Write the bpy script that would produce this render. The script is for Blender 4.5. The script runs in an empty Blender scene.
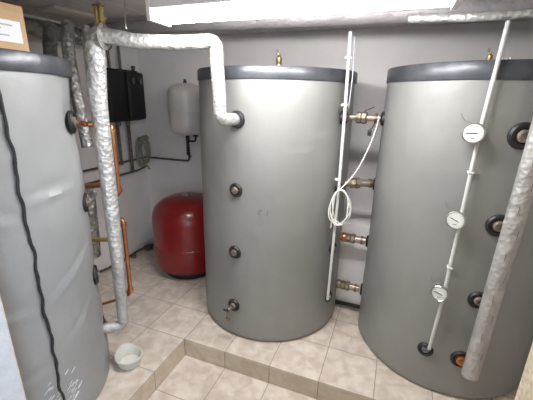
import bpy, bmesh, math, random
from mathutils import Vector, Matrix, noise
PI=math.pi; rnd=random.Random(7)
sc=bpy.context.scene; COL=sc.collection
# ---------------------------------------------------------------- materials
def mat(name,c1,c2=None,rough=.5,metal=0,ns=8,bump=0,bs=20,det=4,bd=.01,emit=0,coat=0,stretch=(1,1,1)):
    m=bpy.data.materials.new(name); m.use_nodes=True; nt=m.node_tree; N=nt.nodes; L=nt.links
    b=N['Principled BSDF']; b.inputs['Base Color'].default_value=(*c1,1); b.inputs['Roughness'].default_value=rough
    b.inputs['Metallic'].default_value=metal
    if coat: b.inputs['Coat Weight'].default_value=coat
    tc=N.new('ShaderNodeTexCoord'); mp=N.new('ShaderNodeMapping'); mp.inputs['Scale'].default_value=stretch
    L.new(tc.outputs['Object'],mp.inputs['Vector'])
    if c2:
        n=N.new('ShaderNodeTexNoise'); n.inputs['Scale'].default_value=ns; n.inputs['Detail'].default_value=det
        L.new(mp.outputs[0],n.inputs['Vector'])
        r=N.new('ShaderNodeValToRGB'); r.color_ramp.elements[0].position=.35; r.color_ramp.elements[1].position=.65
        r.color_ramp.elements[0].color=(*c1,1); r.color_ramp.elements[1].color=(*c2,1)
        L.new(n.outputs['Fac'],r.inputs['Fac']); L.new(r.outputs['Color'],b.inputs['Base Color'])
    if bump:
        n=N.new('ShaderNodeTexNoise'); n.inputs['Scale'].default_value=bs; n.inputs['Detail'].default_value=6
        L.new(mp.outputs[0],n.inputs['Vector'])
        bp=N.new('ShaderNodeBump'); bp.inputs['Strength'].default_value=bump; bp.inputs['Distance'].default_value=bd
        L.new(n.outputs['Fac'],bp.inputs['Height']); L.new(bp.outputs['Normal'],b.inputs['Normal'])
    if emit:
        b.inputs['Emission Color'].default_value=(*c1,1); b.inputs['Emission Strength'].default_value=emit
    return m
def tile_mat(name,ca,cb,cg,ax=('X','Y'),off=(0,0),w=.352,h=.35,bump=.4):
    m=bpy.data.materials.new(name); m.use_nodes=True; nt=m.node_tree; N=nt.nodes; L=nt.links
    b=N['Principled BSDF']; b.inputs['Roughness'].default_value=.42
    tc=N.new('ShaderNodeTexCoord'); sp=N.new('ShaderNodeSeparateXYZ'); cb_=N.new('ShaderNodeCombineXYZ')
    L.new(tc.outputs['Object'],sp.inputs[0])
    for i in (0,1):
        a=N.new('ShaderNodeMath'); a.operation='ADD'; a.inputs[1].default_value=off[i]
        L.new(sp.outputs[ax[i]],a.inputs[0]); L.new(a.outputs[0],cb_.inputs[i])
    br=N.new('ShaderNodeTexBrick'); br.offset=0; br.squash=1
    for k,v in (('Scale',1),('Mortar Size',.0032),('Mortar Smooth',.25),('Brick Width',w),('Row Height',h),('Bias',0)):
        br.inputs[k].default_value=v
    br.inputs['Color1'].default_value=(.92,.92,.92,1); br.inputs['Color2'].default_value=(1,1,1,1)
    L.new(cb_.outputs[0],br.inputs['Vector'])
    n=N.new('ShaderNodeTexNoise'); n.inputs['Scale'].default_value=11; n.inputs['Detail'].default_value=7; n.inputs['Distortion'].default_value=.6
    L.new(tc.outputs['Object'],n.inputs['Vector'])
    r=N.new('ShaderNodeValToRGB'); r.color_ramp.elements[0].position=.38; r.color_ramp.elements[1].position=.66
    r.color_ramp.elements[0].color=(*ca,1); r.color_ramp.elements[1].color=(*cb,1); L.new(n.outputs['Fac'],r.inputs[0])
    mu=N.new('ShaderNodeMixRGB'); mu.blend_type='MULTIPLY'; mu.inputs[0].default_value=1
    L.new(r.outputs[0],mu.inputs[1]); L.new(br.outputs['Color'],mu.inputs[2])
    mx=N.new('ShaderNodeMixRGB'); L.new(br.outputs['Fac'],mx.inputs[0]); L.new(mu.outputs[0],mx.inputs[1]); mx.inputs[2].default_value=(*cg,1)
    L.new(mx.outputs[0],b.inputs['Base Color'])
    bp=N.new('ShaderNodeBump'); bp.invert=True; bp.inputs['Strength'].default_value=bump; bp.inputs['Distance'].default_value=.003
    L.new(br.outputs['Fac'],bp.inputs['Height']); L.new(bp.outputs[0],b.inputs['Normal'])
    return m
def foil_mat(name,c1,c2,rough=.34,metal=.75,bd=.012):
    m=mat(name,c1,c2,rough,metal,ns=14,det=5)
    nt=m.node_tree; N=nt.nodes; L=nt.links; b=N['Principled BSDF']
    v=N.new('ShaderNodeTexVoronoi'); v.inputs['Scale'].default_value=42; n=N.new('ShaderNodeTexNoise'); n.inputs['Scale'].default_value=26; n.inputs['Detail'].default_value=5
    tc=N.new('ShaderNodeTexCoord'); L.new(tc.outputs['Object'],v.inputs['Vector']); L.new(tc.outputs['Object'],n.inputs['Vector'])
    ad=N.new('ShaderNodeMath'); ad.operation='ADD'; L.new(v.outputs['Distance'],ad.inputs[0]); L.new(n.outputs['Fac'],ad.inputs[1])
    bp=N.new('ShaderNodeBump'); bp.inputs['Strength'].default_value=.8; bp.inputs['Distance'].default_value=bd
    L.new(ad.outputs[0],bp.inputs['Height']); L.new(bp.outputs[0],b.inputs['Normal'])
    return m
M={}
M['jacket']=mat('grey foil-grained tank jacket',(.258,.261,.248),(.288,.291,.277),.45,.3,ns=2.2,bump=.25,bs=9,bd=.012)
M['jacket_blue']=mat('bluish grey tank jacket',(.30,.31,.312),(.335,.345,.347),.45,.25,ns=2.0,bump=.35,bs=6,bd=.015)
M['band']=mat('dark rim foil',(.055,.06,.07),(.085,.09,.1),.38,.3,ns=12,bump=.3,bs=18)
M['black']=mat('black rubber',(.012,.012,.013),(.02,.02,.02),.5,0,ns=20)
M['black_gloss']=mat('black plastic',(.012,.012,.014),None,.35)
M['epp']=mat('black foam shell',(.012,.012,.013),(.017,.017,.018),.62,0,ns=60,bump=.3,bs=150,bd=.002)
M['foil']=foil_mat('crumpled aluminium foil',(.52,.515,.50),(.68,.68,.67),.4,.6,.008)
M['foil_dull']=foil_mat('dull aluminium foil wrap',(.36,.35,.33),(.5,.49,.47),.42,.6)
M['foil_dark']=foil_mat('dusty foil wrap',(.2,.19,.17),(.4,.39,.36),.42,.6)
M['foil_print']=foil_mat('smooth foil sleeve',(.38,.37,.36),(.50,.49,.48),.5,.4,.006)
M['main']=mat('dull lacquered foil',(.27,.255,.26),(.34,.32,.325),.5,.3,ns=5,bump=.8,bs=26,bd=.012)
M['ink_pale']=mat('pale print',(.42,.43,.48),None,.7)
M['pipe_dk']=mat('dull brown heating pipe',(.13,.10,.08),(.2,.165,.14),.5,.5,ns=18)
M['ink']=mat('grey ink',(.16,.16,.16),None,.6)
M['brass']=mat('brass',(.62,.47,.2),(.5,.37,.16),.35,.8,ns=30)
M['brass_old']=mat('tarnished brass',(.22,.18,.135),(.33,.27,.2),.45,.7,ns=25)
M['steel_old']=mat('worn galvanised pipe',(.3,.25,.21),(.42,.36,.31),.4,.7,ns=20)
M['copper']=mat('copper',(.62,.27,.13),(.45,.18,.08),.3,.85,ns=18)
M['copper_dk']=mat('aged copper pipe',(.16,.1,.07),(.24,.15,.1),.45,.7,ns=18)
M['white_pl']=mat('white plastic conduit',(.60,.60,.58),(.56,.555,.54),.4,ns=10)
M['white_pt']=mat('cream enamel',(.66,.65,.60),None,.35,coat=.3)
M['dial']=mat('dial face',(.62,.62,.6),None,.4)
M['chrome']=mat('chrome',(.42,.4,.36),None,.3,.9)
M['red']=mat('red enamel',(.235,.012,.013),(.20,.010,.010),.3,0,ns=6,coat=.2)
M['bowl']=mat('off white plastic tub',(.64,.64,.58),(.57,.57,.51),.4,ns=12)
M['card']=mat('brown cardboard',(.50,.34,.19),(.56,.39,.22),.8,ns=3,stretch=(1,1,12))
M['paper']=mat('white label paper',(.82,.83,.87),None,.7)
M['hose']=mat('grey green hose',(.22,.22,.17),(.3,.3,.24),.5,ns=10)
M['cable']=mat('white cable',(.7,.69,.65),None,.45)
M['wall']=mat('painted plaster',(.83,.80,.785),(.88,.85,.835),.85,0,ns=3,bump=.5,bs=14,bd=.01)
M['jamb']=mat('white plaster tinted for daylight',(.50,.53,.57),(.56,.585,.62),.8,0,ns=18,bump=.5,bs=30,bd=.006)  # white plaster, with cool daylight tinted into its colour
M['jamb_edge']=mat('bare beige plaster',(.5,.43,.34),(.62,.55,.45),.85,0,ns=30,bump=.5,bs=40,bd=.006)
M['chip']=mat('speckled cream render',(.42,.36,.24),(.62,.55,.42),.85,0,ns=70,bump=.6,bs=60,bd=.006)
M['ceil']=mat('grey concrete ceiling',(.56,.535,.52),(.68,.65,.63),.9,0,ns=4,bump=.6,bs=12,bd=.01,stretch=(6,1,1))
M['plank']=mat('pale planed board',(.50,.46,.41),(.58,.54,.48),.75,0,ns=5,stretch=(8,1,1))
M['lamp_body']=mat('white lamp housing',(.75,.75,.76),None,.4)
M['tube']=mat('glowing tube',(1,.98,.98),None,.4,emit=56)
M['rubble']=mat('dark debris',(.04,.035,.03),(.12,.1,.08),.9,ns=30)
M['scuff']=mat('pale scuffed foil',(.62,.63,.64),None,.6)
M['tile']=tile_mat('beige marbled floor tile',(.54,.46,.385),(.70,.635,.55),(.30,.25,.20),off=(1.334+35.2,-1.776+35))
M['riser']=tile_mat('tan riser tile',(.50,.425,.32),(.60,.52,.41),(.26,.21,.16),ax=('X','Z'),off=(1.334+35.2,3.5))
M['riser2']=tile_mat('tan riser tile side',(.50,.425,.32),(.60,.52,.41),(.26,.21,.16),ax=('Y','Z'),off=(-1.776+35.2,3.5))
# ---------------------------------------------------------------- helpers
def lathe(bm,prof,n=48,M4=Matrix()):
    rings=[]
    for r,z in prof:
        if r<1e-6: rings.append([bm.verts.new(M4@Vector((0,0,z)))])
        else: rings.append([bm.verts.new(M4@Vector((r*math.cos(2*PI*i/n),r*math.sin(2*PI*i/n),z))) for i in range(n)])
    for a,b in zip(rings,rings[1:]):
        for i in range(n):
            j=(i+1)%n
            if len(a)==1 and len(b)==1: continue
            if len(a)==1: bm.faces.new((a[0],b[j],b[i]))
            elif len(b)==1: bm.faces.new((a[i],a[j],b[0]))
            else: bm.faces.new((a[i],a[j],b[j],b[i]))
    return bm
def box(bm,lo,hi,bev=0,M4=Matrix()):
    lo=Vector(lo);hi=Vector(hi)
    r=bmesh.ops.create_cube(bm,size=1)
    for v in r['verts']:
        v.co=M4@Vector([(lo[i]+hi[i])/2+v.co[i]*(hi[i]-lo[i]) for i in range(3)])
    if bev:
        es={e for v in r['verts'] for e in v.link_edges}
        bmesh.ops.bevel(bm,geom=list(es),offset=bev,segments=3,affect='EDGES',profile=.5)
    return bm
def fillet(pts,rad,n=7):
    P=[Vector(p) for p in pts]; out=[P[0]]
    for a,b,c in zip(P,P[1:],P[2:]):
        u=(a-b);v=(c-b);r=min(rad,u.length*.49,v.length*.49); u=b+u.normalized()*r; v=b+v.normalized()*r
        for k in range(n+1):
            t=k/n; out.append(u*(1-t)**2+b*2*t*(1-t)+v*t*t)
    out.append(P[-1]); return out
def resample(P,step):
    out=[P[0]]
    for a,b in zip(P,P[1:]):
        d=(b-a).length;k=max(1,int(round(d/step)))
        for i in range(1,k+1): out.append(a.lerp(b,i/k))
    return out
def smooth(pts,n=10):
    P=[Vector(p) for p in pts]; P=[P[0]*2-P[1]]+P+[P[-1]*2-P[-2]]; o=[]
    for i in range(1,len(P)-2):
        a,b,c,d=P[i-1:i+3]
        for k in range(n):
            t=k/n; o.append(.5*((2*b)+(c-a)*t+(2*a-5*b+4*c-d)*t*t+(3*b-a-3*c+d)*t**3))
    o.append(P[-2]); return o
def tube(bm,P,r,n=16,jit=0,cap=True,step=None,seed=0):
    P=[Vector(p) for p in P]
    if step: P=resample(P,step)
    Q=[P[0]]
    for q in P[1:]:
        if (q-Q[-1]).length>1e-5: Q.append(q)
    P=Q; T=[(P[min(i+1,len(P)-1)]-P[max(i-1,0)]).normalized() for i in range(len(P))]
    nrm=T[0].orthogonal().normalized(); rings=[]
    for i,(p,t) in enumerate(zip(P,T)):
        rad=r(p) if callable(r) else r
        nrm=(nrm-t*nrm.dot(t)).normalized(); bn=t.cross(nrm); ring=[]
        for k in range(n):
            a=2*PI*k/n; d=nrm*math.cos(a)+bn*math.sin(a); rr=rad
            if jit: 
                q=p+d*rad; rr=rad*(1+jit*(noise.noise(q*22+Vector((seed,0,0)))*1.0+noise.noise(q*60)*.6))
            ring.append(bm.verts.new(p+d*rr))
        rings.append(ring)
    for a,b in zip(rings,rings[1:]):
        for k in range(n): bm.faces.new((a[k],a[(k+1)%n],b[(k+1)%n],b[k]))
    if cap:
        bm.faces.new(rings[0][::-1]); bm.faces.new(rings[-1])
    return bm
def obj(name,bm,m,parent=None,smoothf=True,base=None):
    bmesh.ops.recalc_face_normals(bm,faces=bm.faces)
    loc=Vector((0,0,0))
    if base is not None:
        loc=Vector(base); bmesh.ops.translate(bm,verts=bm.verts,vec=-loc)
    me=bpy.data.meshes.new(name); bm.to_mesh(me); bm.free()
    for x in (m if isinstance(m,list) else [m]): me.materials.append(x)
    if smoothf:
        me.polygons.foreach_set('use_smooth',[True]*len(me.polygons)); me.set_sharp_from_angle(angle=math.radians(38))
    o=bpy.data.objects.new(name,me); COL.objects.link(o); o.location=loc
    if parent: o.parent=parent
    return o
def tag(o,label,cat,group=None,kind=None):
    o['label']=label; o['category']=cat
    if group:o['group']=group
    if kind:o['kind']=kind
    return o
def thing(name,label,cat,loc=(0,0,0),group=None):
    o=bpy.data.objects.new(name,None); COL.objects.link(o); o.location=loc; o.empty_display_size=.05
    return tag(o,label,cat,group)
def struct(name,bm,m,sm=False):
    o=obj(name,bm,m,None,sm); o['kind']='structure'; return o
NB=lambda: bmesh.new()
def frame(p,d):                                   # matrix at p whose local +Z looks along d, local Y as upright as it goes
    z=Vector(d).normalized(); x=Vector((0,0,1)).cross(z)
    x=x.normalized() if x.length>1e-3 else Vector((1,0,0)); y=z.cross(x)
    return Matrix.Translation(Vector(p))@Matrix((x,y,z)).transposed().to_4x4()
# ---------------------------------------------------------------- room
bm=NB()                                           # lower floor by the camera, then the raised L of the tanks
SX,SY,DZ=-1.334,1.776,-.148
def quad(bm,a,b,c,d,mi=0):
    f=bm.faces.new([bm.verts.new(v) for v in (a,b,c,d)]); f.material_index=mi
bw=.012
quad(bm,(SX,-1.4,DZ),(1.35,-1.4,DZ),(1.35,SY,DZ),(SX,SY,DZ))
quad(bm,(-2.75,-1.4,0),(SX-.004,-1.4,0),(SX-.004,SY+.004,0),(-2.75,SY+.004,0))
quad(bm,(-2.75,SY+.004,0),(1.35,SY+.004,0),(1.35,3.15,0),(-2.75,3.15,0))
quad(bm,(SX,SY,DZ),(1.35,SY,DZ),(1.35,SY,-.004),(SX,SY,-.004),1)
quad(bm,(SX,SY,-.004),(1.35,SY,-.004),(1.35,SY+.004,0),(SX-.004,SY+.004,0),1)
quad(bm,(SX,-1.4,DZ),(SX,SY,DZ),(SX,SY,-.004),(SX,-1.4,-.004),2)
quad(bm,(SX,-1.4,-.004),(SX,SY,-.004),(SX-.004,SY+.004,0),(SX-.004,-1.4,0),2)
struct('floor',bm,[M['tile'],M['riser'],M['riser2']])
HC=2.37
struct('wall_back',box(NB(),(-2.87,3.15,DZ),(1.5,3.27,HC+.1)),M['wall'])
struct('wall_left',box(NB(),(-2.87,-1.4,DZ),(-2.75,3.15,HC+.1)),M['wall'])
struct('wall_right',box(NB(),(1.35,-1.4,DZ),(1.47,3.15,HC+.1)),M['wall'])
struct('ceiling',box(NB(),(-2.75,-.9,HC),(1.35,3.15,HC+.1)),M['ceil'])
struct('wall_plinth',box(NB(),(-.345,2.72,0),(-.085,3.15,.79),.004),M['wall'])
struct('trim_2',box(NB(),(-.345,2.712,0),(-.085,2.72,.035)),M['rubble'])
# doorway the photograph is taken from: left jamb and right pier
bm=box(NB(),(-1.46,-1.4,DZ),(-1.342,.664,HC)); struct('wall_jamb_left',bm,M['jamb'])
bm=box(NB(),(-1.46,.664,DZ),(-1.342,.669,HC)); struct('trim_1',bm,M['jamb_edge'])
bm=box(NB(),(.302,.5,DZ),(1.35,.7,HC)); struct('wall_pier_right',bm,M['chip'])
# pale board fixed under the ceiling, and joint strips
bm=box(NB(),(-.11,-.2,-.022),(.11,.2,0),.003,Matrix.Translation((-2.33,2.03,2.368))@Matrix.Rotation(-.12,4,'Z'))
tag(obj('ceiling_board',bm,M['plank'],base=(-2.33,1.98,2.368)),'short pale wooden board fixed flat under the ceiling, up in the left corner','board')
# ---------------------------------------------------------------- tanks
def jacket(r,H,m,parent,dents=(),creases=(),seed=0,amp=.004):
    nb,nz=160,90; bm=NB(); rings=[]
    prof=[(r-.03,0),(r-.012,.006),(r,.03)]+[(r,.03+(H-.03)*k/nz) for k in range(1,nz+1)]
    for pr,z in prof:
        ring=[]
        for i in range(nb):
            a=2*PI*i/nb; q=Vector((math.sin(a)*2.3,-math.cos(a)*2.3,z*2.0))
            dr=amp*noise.noise(q+Vector((seed,0,0)))*1.4+amp*.4*noise.noise(q*3.1)
            for (ad,zd,dep,wd) in dents:
                da=(a-math.radians(ad)+PI)%(2*PI)-PI; d2=((da*r)**2+(z-zd)**2)/wd**2
                dr-=dep*math.exp(-d2)
            for (a0,a1,z0,sl,dep) in creases:
                a0r,a1r=math.radians(a0),math.radians(a1); aa=a if a<=PI*1.2 else a-2*PI
                if a0r<aa<a1r:
                    zz=z-(z0+sl*(aa-a0r)); w=math.sin(PI*(aa-a0r)/(a1r-a0r))
                    dr+=w*dep*(math.exp(-(zz/.018)**2)-.6*math.exp(-((zz-.035)/.03)**2))
            rr=pr+dr; ring.append(bm.verts.new((rr*math.sin(a),-rr*math.cos(a),z)))
        rings.append(ring)
    for a,b in zip(rings,rings[1:]):
        for i in range(nb): bm.faces.new((a[i],b[i],b[(i+1)%nb],a[(i+1)%nb]))
    bm.faces.new(rings[0]); bm.faces.new(rings[-1][::-1])
    return obj('insulation_jacket',bm,m,parent)
def rim(r,z0,z1,parent):
    bm=lathe(NB(),[(r-.02,z0-.002),(r+.007,z0),(r+.009,z0+.004),(r+.008,z1-.008),(r+.002,z1),(r-.03,z1-.002),(0,z1+.004)],128)
    return obj('top_cover',bm,M['band'],parent)
def port(parent,ang,z,r,ring=.05,kind='plug'):
    a=math.radians(ang); d=Vector((math.sin(a),-math.cos(a),0)); F=frame(d*(r-.006)+Vector((0,0,z)),d)
    bm=lathe(NB(),[(ring*1.0,0),(ring,.012),(ring*.86,.022),(ring*.6,.018),(ring*.52,.008),(0,.008)],32,F)
    p=obj('port_collar',bm,M['black'],parent)
    bm=NB(); k=ring/.05
    if kind=='plug': 
        lathe(bm,[(.024*k,.004),(.024*k,.026),(.019*k,.03),(.019*k,.022),(.010*k,.022),(.010*k,.036),(0,.036)],6 if k<1 else 20,F)
        obj('nipple',bm,M['steel_old'],p)
    elif kind=='pipe':
        lathe(bm,[(.024*k,.004),(.024*k,.022),(.019*k,.026),(.019*k,.036),(.012*k,.036),(.012*k,.02),(0,.02)],24,F); obj('nipple',bm,M['steel_old'],p)
    elif kind=='copper':
        lathe(bm,[(.03,.004),(.03,.03),(.02,.034),(.02,.05),(0,.05)],24,F); obj('nipple',bm,M['copper'],p)
    elif kind=='flat':
        lathe(bm,[(.017,.004),(.017,.02),(.009,.02),(.009,.014),(0,.014)],20,F); obj('nipple',bm,M['ink'],p)
    return p
def vent(parent,x,y,z,k=1):
    T=Matrix.Translation((x,y,z))
    bm=lathe(NB(),[(r*k*.85,h*k) for r,h in ((.010,0),(.010,.02),(.018,.024),(.018,.036),(.014,.04),(.017,.044),(.017,.066),(.011,.07),(.008,.076),(.008,.085),(0,.085))],20,T)
    v=obj('air_vent',bm,M['brass'],parent)
    bm=NB(); tube(bm,[(x-.008*k,y,z+.08*k),(x-.010*k,y,z+.105*k)],.005*k,10); obj('vent_cap',bm,M['brass_old'],v)
RT=.586
HM=1.988; mx,my=-.907,2.54
tm=thing('buffer_tank','tall grey insulated hot water tank standing in the middle, with white foil pipe entering it','hot water tank',(mx,my,0),'grey insulated buffer tanks')
jacket(RT,HM-.01,M['jacket'],tm,[(-3,1.66,.008,.09),(72,1.68,.012,.09)],[(30,70,1.52,.12,.004),(20,60,1.44,.1,.003)],3,.004)
rim(RT,HM-.076,HM,tm); vent(tm,.013,0,HM+.002,1.5)
port(tm,-5.4,1.668,RT,.056,'flat'); port(tm,-6.2,1.20,RT,.05); port(tm,-7.4,.733,RT,.05)
pp=port(tm,-8.7,.285,RT,.05,'pipe')
a=math.radians(-8.7); d=Vector((math.sin(a),-math.cos(a),0)); b0=d*(RT+.05)+Vector((0,0,.285))
bm=tube(NB(),fillet([b0-d*.01,b0+d*.022,b0+d*.024+Vector((-.004,0,-.085))],.02),.013,14)
lathe(bm,[(.017,-.01),(.017,.012),(0,.012)],16,Matrix.Translation(b0+d*.024+Vector((-.004,0,-.083))))
tp=obj('drain_tap',bm,M['brass_old'],tm)
bm=tube(NB(),[b0+d*.03+Vector((0,0,.004)),b0+d*.05+Vector((0,0,.008))],.006,8); box(bm,(-.024,-.004,-.007),(.024,.004,.007),.002,frame(b0+d*.05+Vector((0,0,.01)),d)); obj('tap_handle',bm,M['black'],tp)
for z,k in ((1.684,'pipe'),(1.196,'pipe'),(.718,'pipe'),(.288,'pipe')): port(tm,71.5,z,RT,.045,k)
a=math.radians(14.4);                             # small scuffed ring mark on the jacket
F=frame(Vector((math.sin(a),-math.cos(a),0))*(RT+.002)+Vector((0,0,1.068)),(math.sin(a),-math.cos(a),0))
bm=tube(NB(),[F@Vector((-.03+.014*math.cos(t),.016*math.sin(t),0)) for t in [1+i*.45 for i in range(10)]],.0016,6)
obj('scuff_mark',bm,M['ink'],tm); bm=NB()
tube(bm,[F@Vector((.006+.014*math.cos(t),.017*math.sin(t)-.003,0)) for t in [-1.5+i*.4 for i in range(8)]],.0016,6)
obj('scuff_mark',bm,M['ink'],tm)
HR=2.002; rx,ry=.482,2.56
tr=thing('buffer_tank','tall grey insulated hot water tank at the right, with three dial thermometers down its front','hot water tank',(rx,ry,0),'grey insulated buffer tanks')
jacket(RT,HR-.01,M['jacket'],tr,[(6.5,1.65,.01,.1)],[],11,.005)
rim(RT,HR-.088,HR,tr)
vent(tr,-.01,0,HR+.002,1.15)
bm=tube(NB(),[(.02,-.01,HR+.045),(.10,-.01,HR+.047)],.007,10)
for k in range(4): lathe(bm,[(.012,0),(.012,.008),(.006,.01),(.006,.026),(0,.026)],12,Matrix.Translation((.035+.021*k,-.01,HR+.037)))
obj('vent_manifold',bm,M['chrome'],tr)
for ang,z,rr,k in ((9.0,1.655,.066,'pipe'),(7.8,1.186,.061,'pipe'),(6.9,.728,.054,'pipe'),(5.3,.310,.058,'copper')): port(tr,ang,z,RT,rr,k)
port(tr,-13.8,.303,RT,.047,'flat')
for (X,Y,z) in ((-.108,2.60,1.19),(-.115,2.586,.72),(-.122,2.546,.3),(-.11,2.46,1.684)):
    port(tr,math.degrees(math.atan2(X-rx,-(Y-ry))),z,RT,.05,'flat')
HL=1.970; lx,ly=-2.07,.948
tl=thing('buffer_tank','grey insulated hot water tank at the left with wavy black seam, cardboard box on top','hot water tank',(lx,ly,0),'grey insulated buffer tanks')
jacket(RT,HL-.01,M['jacket_blue'],tl,[(129,1.656,.03,.10),(132,1.19,.022,.09),(137,.69,.022,.09),(138,.3,.01,.08)],
       [(84,118,1.33,.03,.010),(60,86,1.30,-.1,.008),(86,125,.80,.28,.009),(50,86,.86,-.1,.010),(88,120,.50,.32,.007),(60,87,.42,.1,.008)],23,.009)
rim(RT+.009,HL-.08,HL,tl)
for ang,z in ((133.5,1.656),(136.5,1.19),(140,.689),(142,.30)): port(tl,ang,z,RT-.016,.062,'plug')
P=[]                                               # black zip seam, wavering down the jacket
for i in range(90):
    z=.02+(HL-.11)*i/89; an=math.radians(85.5+.35*math.sin(z*13)+.35*math.sin(z*29+1)+.25*math.sin(z*53)); rr=RT+.004
    P.append((rr*math.sin(an),-rr*math.cos(an),z))
obj('zip_seam',tube(NB(),P,.007,8,.35),M['black'],tl)
sb=NB()                                            # pale scuffs beside the seam near the floor
for i in range(46):
    z0=.17+rnd.random()*.22; an=math.radians(85.7+rnd.choice([-1,1,1])*(2+rnd.random()*7)); L=.012+rnd.random()*.02; rr=RT+.0045
    p0=Vector((rr*math.sin(an),-rr*math.cos(an),z0)); an2=an+L/RT
    p1=Vector((rr*math.sin(an2),-rr*math.cos(an2),z0+L*.7)); tube(sb,[p0,p1],.0022,5)
s_=obj('scuff_marks',sb,M['scuff'],tl); s_['kind']='stuff'
# ---------------------------------------------------------------- foil pipes
def tcopy(name,label,cat,bm,m,base,parent=None,group=None):
    o=obj(name,bm,m,parent,base=base)
    if parent is None: tag(o,label,cat,group)
    return o
t=thing('insulated_pipe','crumpled silver foil pipe climbing beside the left tank and crossing over into the middle tank','pipe',(-1.62,1.45,0))
path=fillet([(-1.67,1.36,.30),(-1.582,1.45,.292),(-1.580,1.45,.45),(-1.568,1.45,.77),(-1.566,1.45,1.16),(-1.562,1.45,1.46),(-1.562,1.45,1.77),(-1.553,1.46,2.07),(-1.50,1.475,2.10),(-1.345,1.56,2.075),(-1.20,1.67,2.08),(-1.018,1.81,2.105),(-1.003,1.82,1.675),(-.972,1.96,1.668)],.04,8)
k=next(i for i,p in enumerate(path) if p.z>2.0 and p.x>-1.51)
pts1=path[:k+1]; pts2=path[k:]
def rel(P,b): return [Vector(p)-Vector(b) for p in P]
tb=(-1.62,1.45,0)
low=[p for p in pts1 if p.z<.72]; up=[p for p in pts1 if p.z>=.70]
cl=lambda v:max(0,min(1,v))
rad=lambda p: .034+.010*cl((p.z-.3)/.9)+.010*cl((p.z-1.65)/.35)
obj('lower_sleeve',tube(NB(),rel(low+[up[0]],tb),rad,24,.02,step=.02),M['foil_print'],t)
obj('riser_sleeve',tube(NB(),rel(up,tb),rad,28,.035,step=.016),M['foil'],t)
obj('crossover_sleeve',tube(NB(),rel(pts2,tb),.039,24,.04,step=.014),M['foil'],t)
bm=NB(); q=Vector(pts2[0])-Vector(tb)
tube(bm,[q+Vector((-.012,-.003,0)),q+Vector((.012,.003,0))],.064,24,.03); obj('foil_tape',bm,M['foil_dull'],t)
# right-hand foil pipe in front of the right tank
tb=(.58,1.83,0)
t=thing('insulated_pipe','thick pale foil pipe slanting down in front of the right tank, printed with dashes','pipe',tb)
xa=lambda z:.567+(z-.392)*.0235
P=[(.61,1.85,2.23),(xa(1.6),1.85,1.6),(xa(.9),1.85,.9),(.566,1.85,.31)]
obj('sleeve',tube(NB(),rel([Vector(p) for p in P],tb),.043,28,.02,step=.02),M['foil_print'],t)
obj('copper_stub',tube(NB(),rel(fillet([(.566,1.86,.36),(.560,1.885,.335),(.538,1.955,.315)],.02),tb),.018,16),M['copper'],t)
for i in range(11):
    z=.46+i*.12; an=math.radians(-12 if i%2 else 20); rr=.0437
    o=obj('printed_dash',tube(NB(),[(xa(z)-.58+rr*math.sin(an),.02-rr*math.cos(an),z),(xa(z)-.58+rr*math.sin(an),.02-rr*math.cos(an),z+.045)],.0015,5),M['ink'],t)
# foil pipes behind the left tank
def wrap(label,P,r,m,base,jit=.05,rad=.06):
    return tag(obj('insulated_pipe',tube(NB(),fillet(P,rad),r,20,jit,step=.02),m,base=base),label,'pipe')
wrap('dull foil wrapped pipe dropping behind the silver riser to the top port of left tank',
     [(-1.98,1.68,2.22),(-1.94,1.62,2.05),(-1.90,1.61,1.70),(-1.875,1.61,1.47)],.036,M['foil_dull'],(-1.9,1.6,1.6))
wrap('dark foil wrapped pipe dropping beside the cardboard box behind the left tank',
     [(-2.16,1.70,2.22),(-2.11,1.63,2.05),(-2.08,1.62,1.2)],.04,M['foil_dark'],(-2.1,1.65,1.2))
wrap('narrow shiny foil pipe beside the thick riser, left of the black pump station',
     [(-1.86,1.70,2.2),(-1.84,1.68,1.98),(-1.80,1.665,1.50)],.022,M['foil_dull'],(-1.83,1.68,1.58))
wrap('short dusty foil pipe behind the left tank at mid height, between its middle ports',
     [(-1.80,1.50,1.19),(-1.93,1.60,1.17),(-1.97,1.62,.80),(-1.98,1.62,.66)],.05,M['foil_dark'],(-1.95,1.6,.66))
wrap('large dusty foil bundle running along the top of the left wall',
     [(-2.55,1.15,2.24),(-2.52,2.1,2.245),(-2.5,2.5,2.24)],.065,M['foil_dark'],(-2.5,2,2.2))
wrap('foil wrapped main crossing overhead under the ceiling behind the fluorescent lamp',
     [(-2.45,2.28,2.29),(-1.3,2.26,2.295),(0,2.25,2.28),(1.35,2.24,2.285)],.054,M['main'],(-.6,2.25,2.29),.015)
wrap('slim pale foil pipe directly under the overhead foil main, reaching the right wall',
     [(-.02,2.16,2.232),(.3,2.12,2.215),(1.35,2.10,2.22)],.022,M['foil'],(.4,2.1,2.21),.06)
# hanger over the riser elbow
t=thing('pipe_hanger','yellowish brass pipe hanger fixed to the ceiling above the riser elbow','bracket',(-1.525,1.49,2.155))
for x in (-.014,.014): obj('clamp_jaw',box(NB(),(x-.011,-.012,.0),(x+.011,.012,.085),.006),M['brass'],t)
obj('clamp_plate',box(NB(),(-.03,-.014,.083),(.03,.014,.095),.003),M['brass_old'],t)
obj('threaded_rod',tube(NB(),[(0,0,.09),(0,0,.215)],.005,8),M['steel_old'],t)
tag(obj('hanger_rod',tube(NB(),[(-1.38,1.52,2.37),(-1.385,1.52,2.135)],.004,8),M['chrome'],base=(-1.385,1.52,2.135)),'thin bright steel rod holding the crossover pipe from the ceiling','rod')
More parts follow.
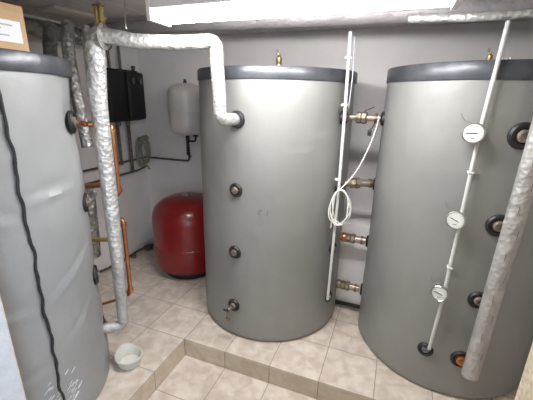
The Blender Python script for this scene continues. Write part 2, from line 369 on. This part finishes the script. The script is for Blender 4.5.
# ---------------------------------------------------------------- cross connections between middle and right tanks
cc=[('topmost brown pipe joining the middle and right tanks, with a thin lever',1.684,(-.325,2.48),(-.105,2.462),'topmost'),
    ('second brown pipe from the top joining the middle and right tanks',1.196,(-.325,2.505),(-.104,2.598),''),
    ('third pipe from the top joining the two right tanks, rust brown valve on it',.72,(-.325,2.59),(-.112,2.583),''),
    ('lowest brass pipe joining the middle and right tanks near the floor',.30,(-.325,2.56),(-.118,2.546),'')]
for lab,z,A,B,kk in cc:
    A=Vector((*A,z));B=Vector((*B,z)); D=(B-A); L=D.length; F=frame(A,D)
    t=thing('connecting_pipe',lab,'pipe',A,'pipes linking the two right tanks')
    G=Matrix.Translation(-A)@F
    r0=.023 if z>1.5 else .028
    obj('pipe',lathe(NB(),[(0,0),(r0,0),(r0,L-.012),(0,L-.012)],20,G),M['steel_old'],t)
    obj('union_nut',lathe(NB(),[(r0,.045),(.037,.046),(.040,.052),(.040,.078),(.034,.084),(.043,.086),(.043,.112),(.035,.118),(r0,.118)],8,G),M['brass_old'],t)
    obj('sealing_ring',lathe(NB(),[(r0,L-.05),(.034,L-.05),(.034,L-.034),(r0,L-.034)],20,G),M['copper_dk'],t)
    if kk: obj('lever',tube(NB(),[G@Vector((0,.0,.09)),G@Vector((0,.045,.095)),G@Vector((-.01,.075,.16))],.004,8),M['copper_dk'],t)
    if z<1: 
        c1='copper' if z>.5 else 'brass_old'
        obj('valve_body',lathe(NB(),[(r0,.012),(.038,.012),(.041,.03),(.036,.044),(r0,.044)],16,G),M[c1],t)
t=thing('pipe_clamp','small black clip hanging under the topmost connecting pipe','clip',(-.175,2.40,1.62))
bm=box(NB(),(-.013,-.008,-.05),(.013,.008,-.01),.004); obj('clip_body',bm,M['black'],t)
obj('clip_strap',tube(NB(),smooth([(.0,0,-.012),(.022,0,.02),(.024,.0,.05)],5),.004,8),M['black'],t)
# ---------------------------------------------------------------- conduits
t=thing('cable_conduit','white plastic conduit standing against the right side of the middle tank','conduit',(-.335,2.245,.33))
obj('pipe',tube(NB(),[(.0,0,0),(.010,.0,.9),(.004,.0,1.45),(-.004,.0,1.865)],.0105,14,step=.2),M['white_pl'],t)
for z in (1.44,1.72,.95): obj('conduit_clip',box(NB(),(-.022,-.014,z-.008),(.019,.014,z+.008),.003),M['white_pl'],t)
tag(obj('sensor_wire',tube(NB(),smooth([(-.313,2.25,2.17),(-.305,2.26,1.95),(-.312,2.262,1.75)],8),.0035,8),M['ink_pale'],base=(-.31,2.25,1.75)),'thin grey wire just right of the white conduit, near its top','wire')
t=thing('cable_conduit','white plastic conduit slanting down the front of the right tank behind the dial thermometers','conduit',(.348,1.945,.36))
obj('pipe',tube(NB(),[(0.008,.006,-.02),(.024,0,.36),(.030,.0,.82),(.034,0,1.31),(.055,0,1.80)],.0105,16,step=.2),M['white_pl'],t)
for z,x in ((1.10,.032),(.55,.027)): obj('conduit_clip',box(NB(),(x-.014,-.013,z-.006),(x+.014,.03,z+.006),.003),M['white_pl'],t)
# gauges
def gauge(label,x,z,r,tilt):
    d=Vector((math.sin(math.radians(-12)),-math.cos(math.radians(-12)),-.02+.16)); F=frame((0,0,0),d)
    t=thing('dial_thermometer',label,'thermometer',(x,1.925,z),'dial thermometers on the right tank')
    obj('casing',lathe(NB(),[(0,-.03),(.012,-.03),(.012,-.012),(r*.98,-.010),(r,-.004),(r,.012),(r*.93,.015),(r*.85,.011),(0,.011)],40,F),M['chrome'],t)
    fc=obj('dial_face',lathe(NB(),[(r*.84,.0115),(r*.83,.0125),(0,.0125)],40,F),M['dial'],t)
    bm=NB()
    for i in range(13):
        a=math.radians(215-250*i/12-0); c,s=math.cos(a),math.sin(a)
        tube(bm,[F@Vector((c*r*.68,s*r*.68,.0135)),F@Vector((c*r*.8,s*r*.8,.0135))],.0009,5)
    obj('scale_marks',bm,M['ink'],fc)['kind']='stuff'
    obj('scale_label',box(NB(),(-r*.2,-r*.5,.0122),(r*.2,-r*.42,.0140),0,F),M['ink'],fc)
    a=math.radians(tilt)
    obj('pointer',tube(NB(),[F@Vector((-math.cos(a)*r*.62,-math.sin(a)*r*.62,.0145)),F@Vector((math.cos(a)*r*.35,math.sin(a)*r*.35,.0145))],.0018,6),M['black'],t)
    obj('capillary',tube(NB(),smooth([F@Vector((-r*.2,r*.96,0)),F@Vector((-r*.75,r*1.05,-.004)),F@Vector((-r*1.1,r*1.35,-.006)),F@Vector((-r*1.35,r*1.8,-.008))],5),.0022,6),M['ink'],t)
gauge('topmost of the three white dial thermometers on the right tank',.352,1.660,.052,3)
gauge('middle one of the three white dial thermometers on the right tank',.352,1.202,.048,-22)
gauge('lowest of the three white dial thermometers on the right tank',.346,.752,.046,-14)
# white cable and coil
P=[(-.128,2.42,1.70),(-.135,2.38,1.62),(-.17,2.32,1.48),(-.23,2.27,1.33),(-.31,2.225,1.22)]
for i in range(46):
    a=PI*.6+i*2*PI/13; w=.060+.014*math.sin(i*.37); 
    P.append((-.300+w*math.cos(a)*1.0+.006*math.sin(i*1.3),2.215-.004*(i%5),1.09+(.125+.012*math.sin(i*.5))*math.sin(a)))
P+=[(-.345,2.215,1.0),(-.352,2.22,.93)]
tag(obj('cable_coil',tube(NB(),smooth(P,5),.0042,7),M['cable'],base=(-.31,2.22,.93)),'thin white cable looping down from the top connecting pipe and coiled on the conduit','cable')
# ---------------------------------------------------------------- copper loops by the riser
def ctube(label,P,r=.0145,m='copper',name='copper_pipe'):
    b=P[-1]; t=thing(name,label,'pipe',b)
    obj('pipe',tube(NB(),rel(fillet(P,.02,5),b),r,14),M[m],t)
    for i in range(1,len(P)-1):
        p=Vector(P[i])-Vector(b); bm=NB()
        for q in (P[i-1],P[i+1]):
            d=(Vector(q)-Vector(P[i])).normalized(); tube(bm,[p+d*.012,p+d*.04],r*1.45,14)
        obj('elbow',bm,M[m],t)
    return t
ctube('upper shiny copper pipe with an elbow at both ends, right beside the thick foil riser',[(-1.75,1.63,1.618),(-1.672,1.63,1.612),(-1.674,1.63,1.172),(-1.73,1.63,1.168)],.016)
ctube('lower shiny copper pipe reaching almost to the floor, right beside the thick foil riser',[(-1.74,1.62,.99),(-1.657,1.62,.985),(-1.652,1.61,.43),(-1.70,1.60,.42)],.0145)
ctube('short copper stub between the left tank and the foil riser, near the top port',[(-1.65,1.365,1.652),(-1.705,1.475,1.635),(-1.64,1.53,1.63)],.012)
ctube('short copper stub between the left tank and the riser, second port down',[(-1.84,1.50,1.235),(-1.66,1.53,1.26)],.016)
ctube('short bright brass stub between the left tank and riser, above the third port',[(-1.86,1.50,.86),(-1.70,1.53,.875)],.015,'brass',name='brass_pipe')
ctube('lowest copper stub between the left tank and the foil riser, just above the floor',[(-1.93,1.6,.27),(-1.74,1.62,.36)],.011)
# ---------------------------------------------------------------- wall heating pipes
def wp(label,P,r=.011,m='pipe_dk'):
    return tag(obj('wall_pipe',tube(NB(),fillet(P,.04,6),r,12),M[m],base=P[0]),label,'pipe')
wp('upper thin brown pipe along the left wall, turning the corner to the white vessel',[(-2.715,1.7,1.10),(-2.715,3.11,1.10),(-2.115,3.11,1.105),(-2.1,3.08,1.22)])
wp('lower thin brown pipe along the left wall, ending under the hose coil',[(-2.715,1.7,.97),(-2.715,2.95,.97),(-2.69,3.08,1.0)])
wp('left one of the two brown pipes dropping out of the black pump station',[(-2.69,2.70,1.56),(-2.69,2.70,1.08)],.016)
wp('right one of the two brown pipes dropping out of the black pump station',[(-2.67,2.83,1.56),(-2.68,2.84,1.0)],.018)
wp('left thin pipe rising from the black pump station to the ceiling',[(-2.67,2.66,2.03),(-2.67,2.66,2.34)],.013)
wp('right thin pipe rising from the black pump station to the ceiling',[(-2.67,2.80,2.03),(-2.67,2.80,2.34)],.013)
# ---------------------------------------------------------------- black pump station
t=thing('pump_station','black foam-clad pump station box hung on the left wall near the corner','pump station',(-2.67,2.78,1.53))
bm=box(NB(),(-.075,-.25,0),(.03,.24,.51),.02); obj('rear_shell',bm,M['epp'],t)
obj('side_cover',box(NB(),(.03,-.235,.012),(.085,-.01,.50),.022),M['epp'],t)
fr=obj('front_cover',box(NB(),(.03,.0,.012),(.105,.235,.49),.03),M['epp'],t)
for y in (.05,.155):
    bm=lathe(NB(),[(.036,0),(.036,.012),(.028,.016),(0,.016)],24,frame((.104,y,.40),(1,0,0))); k_=obj('thermometer_knob',bm,M['black_gloss'],t)
    bm=box(NB(),(-.007,-.028,.014),(.007,.028,.026),.004,frame((.104,y,.40),(1,0,0))); obj('pointer_bar',bm,M['ink'],k_)
bm=lathe(NB(),[(.016,0),(.016,.03),(.02,.032),(.02,.05),(0,.052)],16,Matrix.Translation((.0,.2,.505))); obj('vent_knob',bm,M['black_gloss'],t)
for y in (-.08,.05): obj('pipe_socket',lathe(NB(),[(.02,-.04),(.024,-.035),(.024,.0),(0,0)],12,Matrix.Translation((0,y,.0))),M['brass_old'],t)
# hose coil hanging under it
P=[]
for i in range(50):
    a=i*2*PI/14+1; P.append((-2.655+.062*math.cos(a)+.006*math.sin(i*.7),3.06-.0022*i+.008*math.sin(i),1.20+(.15+.008*math.sin(i*.4))*math.sin(a)))
P+=[(-2.64,2.93,1.03),(-2.58,2.94,1.05),(-2.54,2.95,1.0)]
tag(obj('hose_coil',tube(NB(),smooth(P,4),.011,8),M['hose'],base=(-2.62,3.04,1.0)),'coil of grey-green hose hanging in the room corner under the pump station','hose')
# ---------------------------------------------------------------- white expansion vessel
vx,vy=-2.01,2.94
t=thing('expansion_vessel','small cream white expansion vessel hung on the back wall above the red one','expansion vessel',(vx,vy,1.41))
pr=[(0,0),(.06,.004),(.13,.022),(.158,.05),(.172,.09),(.174,.13),(.174,.235),(.176,.237),(.176,.247),(.174,.25),(.174,.38),(.172,.42),(.158,.46),(.125,.49),(.06,.507),(0,.51)]
obj('shell',lathe(NB(),pr,64),M['white_pt'],t)
obj('air_valve_cap',lathe(NB(),[(.018,.5),(.018,.525),(.012,.53),(.012,.545),(0,.547)],16),M['black_gloss'],t)
bm=lathe(NB(),[(.02,-.03),(.02,.006),(0,.006)],16)
for z in range(6): lathe(bm,[(.011,-.03-z*.028),(.019,-.034-z*.028),(.019,-.05-z*.028),(.011,-.056-z*.028)],8)
tube(bm,[(-.0,0,-.03),(0,0,-.2),(-.03,.08,-.235)],.013,10)
obj('connection_fitting',bm,M['black_gloss'],t)
bm=tube(NB(),fillet([(.0,0,-.055),(.07,.02,-.06),(.085,.02,-.035),(.085,.02,.0)],.015),.010,10); box(bm,(.06,.005,-.01),(.11,.035,.008),.003); obj('service_valve',bm,M['black_gloss'],t)
bm=box(NB(),(-.03,.17,.2),(.03,.21,.28),.004); obj('wall_bracket',bm,M['white_pt'],t)
# ---------------------------------------------------------------- red pressure vessel
t=thing('pressure_vessel','large red enamelled pressure vessel standing on the tiles between wall and middle tank','pressure vessel',(-1.93,2.76,0))
R0=.36
pr=[(0,.03),(.15,.035),(.27,.055),(.335,.09),(R0,.15),(R0,.34),(R0+.004,.335),(R0+.004,.347),(R0,.352),(R0,.60),(.352,.655),(.325,.715),(.27,.77),(.19,.808),(.1,.825),(0,.83)]
obj('shell',lathe(NB(),pr,96),M['red'],t)
obj('base_ring',lathe(NB(),[(.255,0),(.262,0),(.275,.06),(.268,.06),(.255,0)],64),M['black'],t)
obj('valve_cap',lathe(NB(),[(.05,.822),(.05,.834),(.035,.838),(.03,.85),(.018,.856),(0,.858)],24),M['chrome'],t)
# ---------------------------------------------------------------- tub under the riser elbow
t=thing('catch_tub','off white cut-down plastic tub on the floor tiles below the foil riser','tub',(-1.545,1.425,0))
bm=NB(); n=40; prof=[(0,.004),(.060,.0),(.070,.008),(.078,.06),(.087,.062),(.088,.074),(.082,.076),(.077,.070),(.066,.014),(0,.010)]
rings=[]
for i,(r,z) in enumerate(prof):
    if r==0: rings.append([bm.verts.new((0,0,z))]); continue
    ring=[]
    for k in range(n):
        a=2*PI*k/n; lift=max(0,math.cos(a-math.radians(158)))**2*.035*(1 if z>.05 else 0); ring.append(bm.verts.new((r*1.06*math.cos(a),r*1.0*math.sin(a),z+lift)))
    rings.append(ring)
for a,b in zip(rings,rings[1:]):
    for k in range(n):
        j=(k+1)%n
        if len(a)==1: bm.faces.new((a[0],b[j],b[k]))
        elif len(b)==1: bm.faces.new((a[k],a[j],b[0]))
        else: bm.faces.new((a[k],a[j],b[j],b[k]))
obj('tub_body',bm,M['bowl'],t)
# ---------------------------------------------------------------- cardboard box on the left tank
t=thing('cardboard_box','brown cardboard box with a white label lying on top of the left tank','box',(-1.80,.80,HL+.006))
bm=box(NB(),(-.17,-.36,0),(.17,.36,.195),.003); obj('carton',bm,M['card'],t)
bm=box(NB(),(.1705,-.20,.04),(.1715,.335,.128)); lb=obj('label',bm,M['paper'],t)
for y0,y1,z in ((.20,.30,.108),(.05,.17,.108),(.20,.25,.092),(.21,.28,.066),(-.12,-.02,.066)):
    obj('printed_line',box(NB(),(.1714,y0,z-.003),(.1719,y1,z+.003)),M['ink_pale'],lb)
bm=box(NB(),(-.172,-.03,.1952),(.172,.03,.1962)); obj('tape',bm,M['paper'],t)
# ---------------------------------------------------------------- debris in the corner
tag(obj('black_cable',tube(NB(),smooth([(-2.73,2.2,.02),(-2.66,2.5,.03),(-2.70,2.8,.02),(-2.60,3.0,.05),(-2.45,3.08,.03),(-2.3,3.1,.02)],8),.012,8),M['rubble'],base=(-2.6,2.9,0)),'dark cable lying along the foot of the left wall into the corner','cable')
for i,(x,y,r) in enumerate([(-2.64,2.93,.05),(-2.52,3.02,.06),(-2.42,3.07,.04),(-2.66,2.70,.035),(-2.6,3.06,.06)]):
    bm=NB(); bmesh.ops.create_icosphere(bm,subdivisions=3,radius=r)
    for v in bm.verts: v.co*=1+.5*noise.noise(v.co*30+Vector((i*5,0,0))); v.co.z=max(-r*.45,v.co.z*.7)
    for v in bm.verts: v.co.z+=r*.45
    o=obj('debris_lump',bm,M['rubble']); o.location=(x,y,0)
    tag(o,['dark crumbled lump in the tile corner, nearest the left wall bend','dark lump in the corner, second from the red vessel','dark small lump in the corner, right beside the red vessel','small dark lump at the foot of the left wall, nearest the camera','largest dark lump pressed into the room corner'][i],'debris','debris lumps in the corner')
# ---------------------------------------------------------------- fluorescent lamp
t=thing('fluorescent_lamp','long white fluorescent lamp glowing under the ceiling in front of the overhead pipe','lamp',(-.52,1.575,2.162))
bm=box(NB(),(-.69,-.09,.045),(.675,.075,.12),.01); obj('housing',bm,M['lamp_body'],t)
bm=NB()
pr=[(-.065,.045),(-.075,.035),(-.073,.018),(-.057,.003),(-.025,-.003),(.025,-.003),(.05,.003),(.06,.018),(.062,.035),(.055,.045)]
rg=[]
for x in (-.675,.655): rg.append([bm.verts.new((x,y,z)) for y,z in pr])
for i in range(len(pr)-1): bm.faces.new((rg[0][i],rg[0][i+1],rg[1][i+1],rg[1][i]))
bm.faces.new(rg[0]); bm.faces.new(rg[1][::-1]); obj('diffuser',bm,M['tube'],t)
for s in (-1,1):
    bm=box(NB(),(min(s*.655,s*.68)-(.02 if s<0 else 0),-.092,-.005),(max(s*.655,s*.68)-(.02 if s<0 else 0),.078,.122),.004); obj('end_cap',bm,M['lamp_body'],t)
for x in (-.4,.4): obj('suspension_rod',tube(NB(),[(x,0,.115),(x,0,.21)],.006,8),M['chrome'],t)
# ---------------------------------------------------------------- light
w=bpy.data.worlds.new('daylight'); sc.world=w; w.use_nodes=True
w.node_tree.nodes['Background'].inputs[0].default_value=(.85,.9,1,1); w.node_tree.nodes['Background'].inputs[1].default_value=.55
l=bpy.data.lights.new('rear fill light','AREA'); l.shape='RECTANGLE'; l.size=.25; l.size_y=1.2; l.energy=8; l.color=(1,.95,.92)  # unseen fill light added behind the camera to brighten the room
lo=bpy.data.objects.new('rear_fill_light',l); COL.objects.link(lo); lo.location=(-.45,-.35,2.3); lo.rotation_euler=(.25,0,PI/2*0)
lo['kind']='structure'
l=bpy.data.lights.new('doorway daylight','AREA'); l.shape='RECTANGLE'; l.size=.5; l.size_y=1.2; l.energy=2.6; l.color=(.62,.77,1); l.spread=math.radians(70)
lo=bpy.data.objects.new('doorway_daylight',l); COL.objects.link(lo); lo.location=(.2,-.45,1.2)
lo.rotation_euler=(Vector((-1.5,.78,.75))-Vector((.2,-.45,1.2))).to_track_quat('-Z','Y').to_euler(); lo['kind']='structure'
# ---------------------------------------------------------------- camera
F=Vector((-0.34032592,0.89170785,-0.29838796)); Rv=Vector((0.93165085,0.36272516,0.02138135)); U=Vector((-0.12729874,0.27071677,0.95420515))
cam=bpy.data.cameras.new('camera'); co=bpy.data.objects.new('camera',cam); COL.objects.link(co)
mw=Matrix((Rv,U,-F)).transposed().to_4x4(); mw.translation=Vector((0,0,1.814)); co.matrix_world=mw
cam.sensor_width=36; cam.sensor_fit='HORIZONTAL'; cam.lens=332.317/533*36; cam.clip_start=.02
sc.camera=co
sc.view_settings.view_transform='Standard'; sc.view_settings.look='None'; sc.view_settings.exposure=.36; sc.view_settings.gamma=1
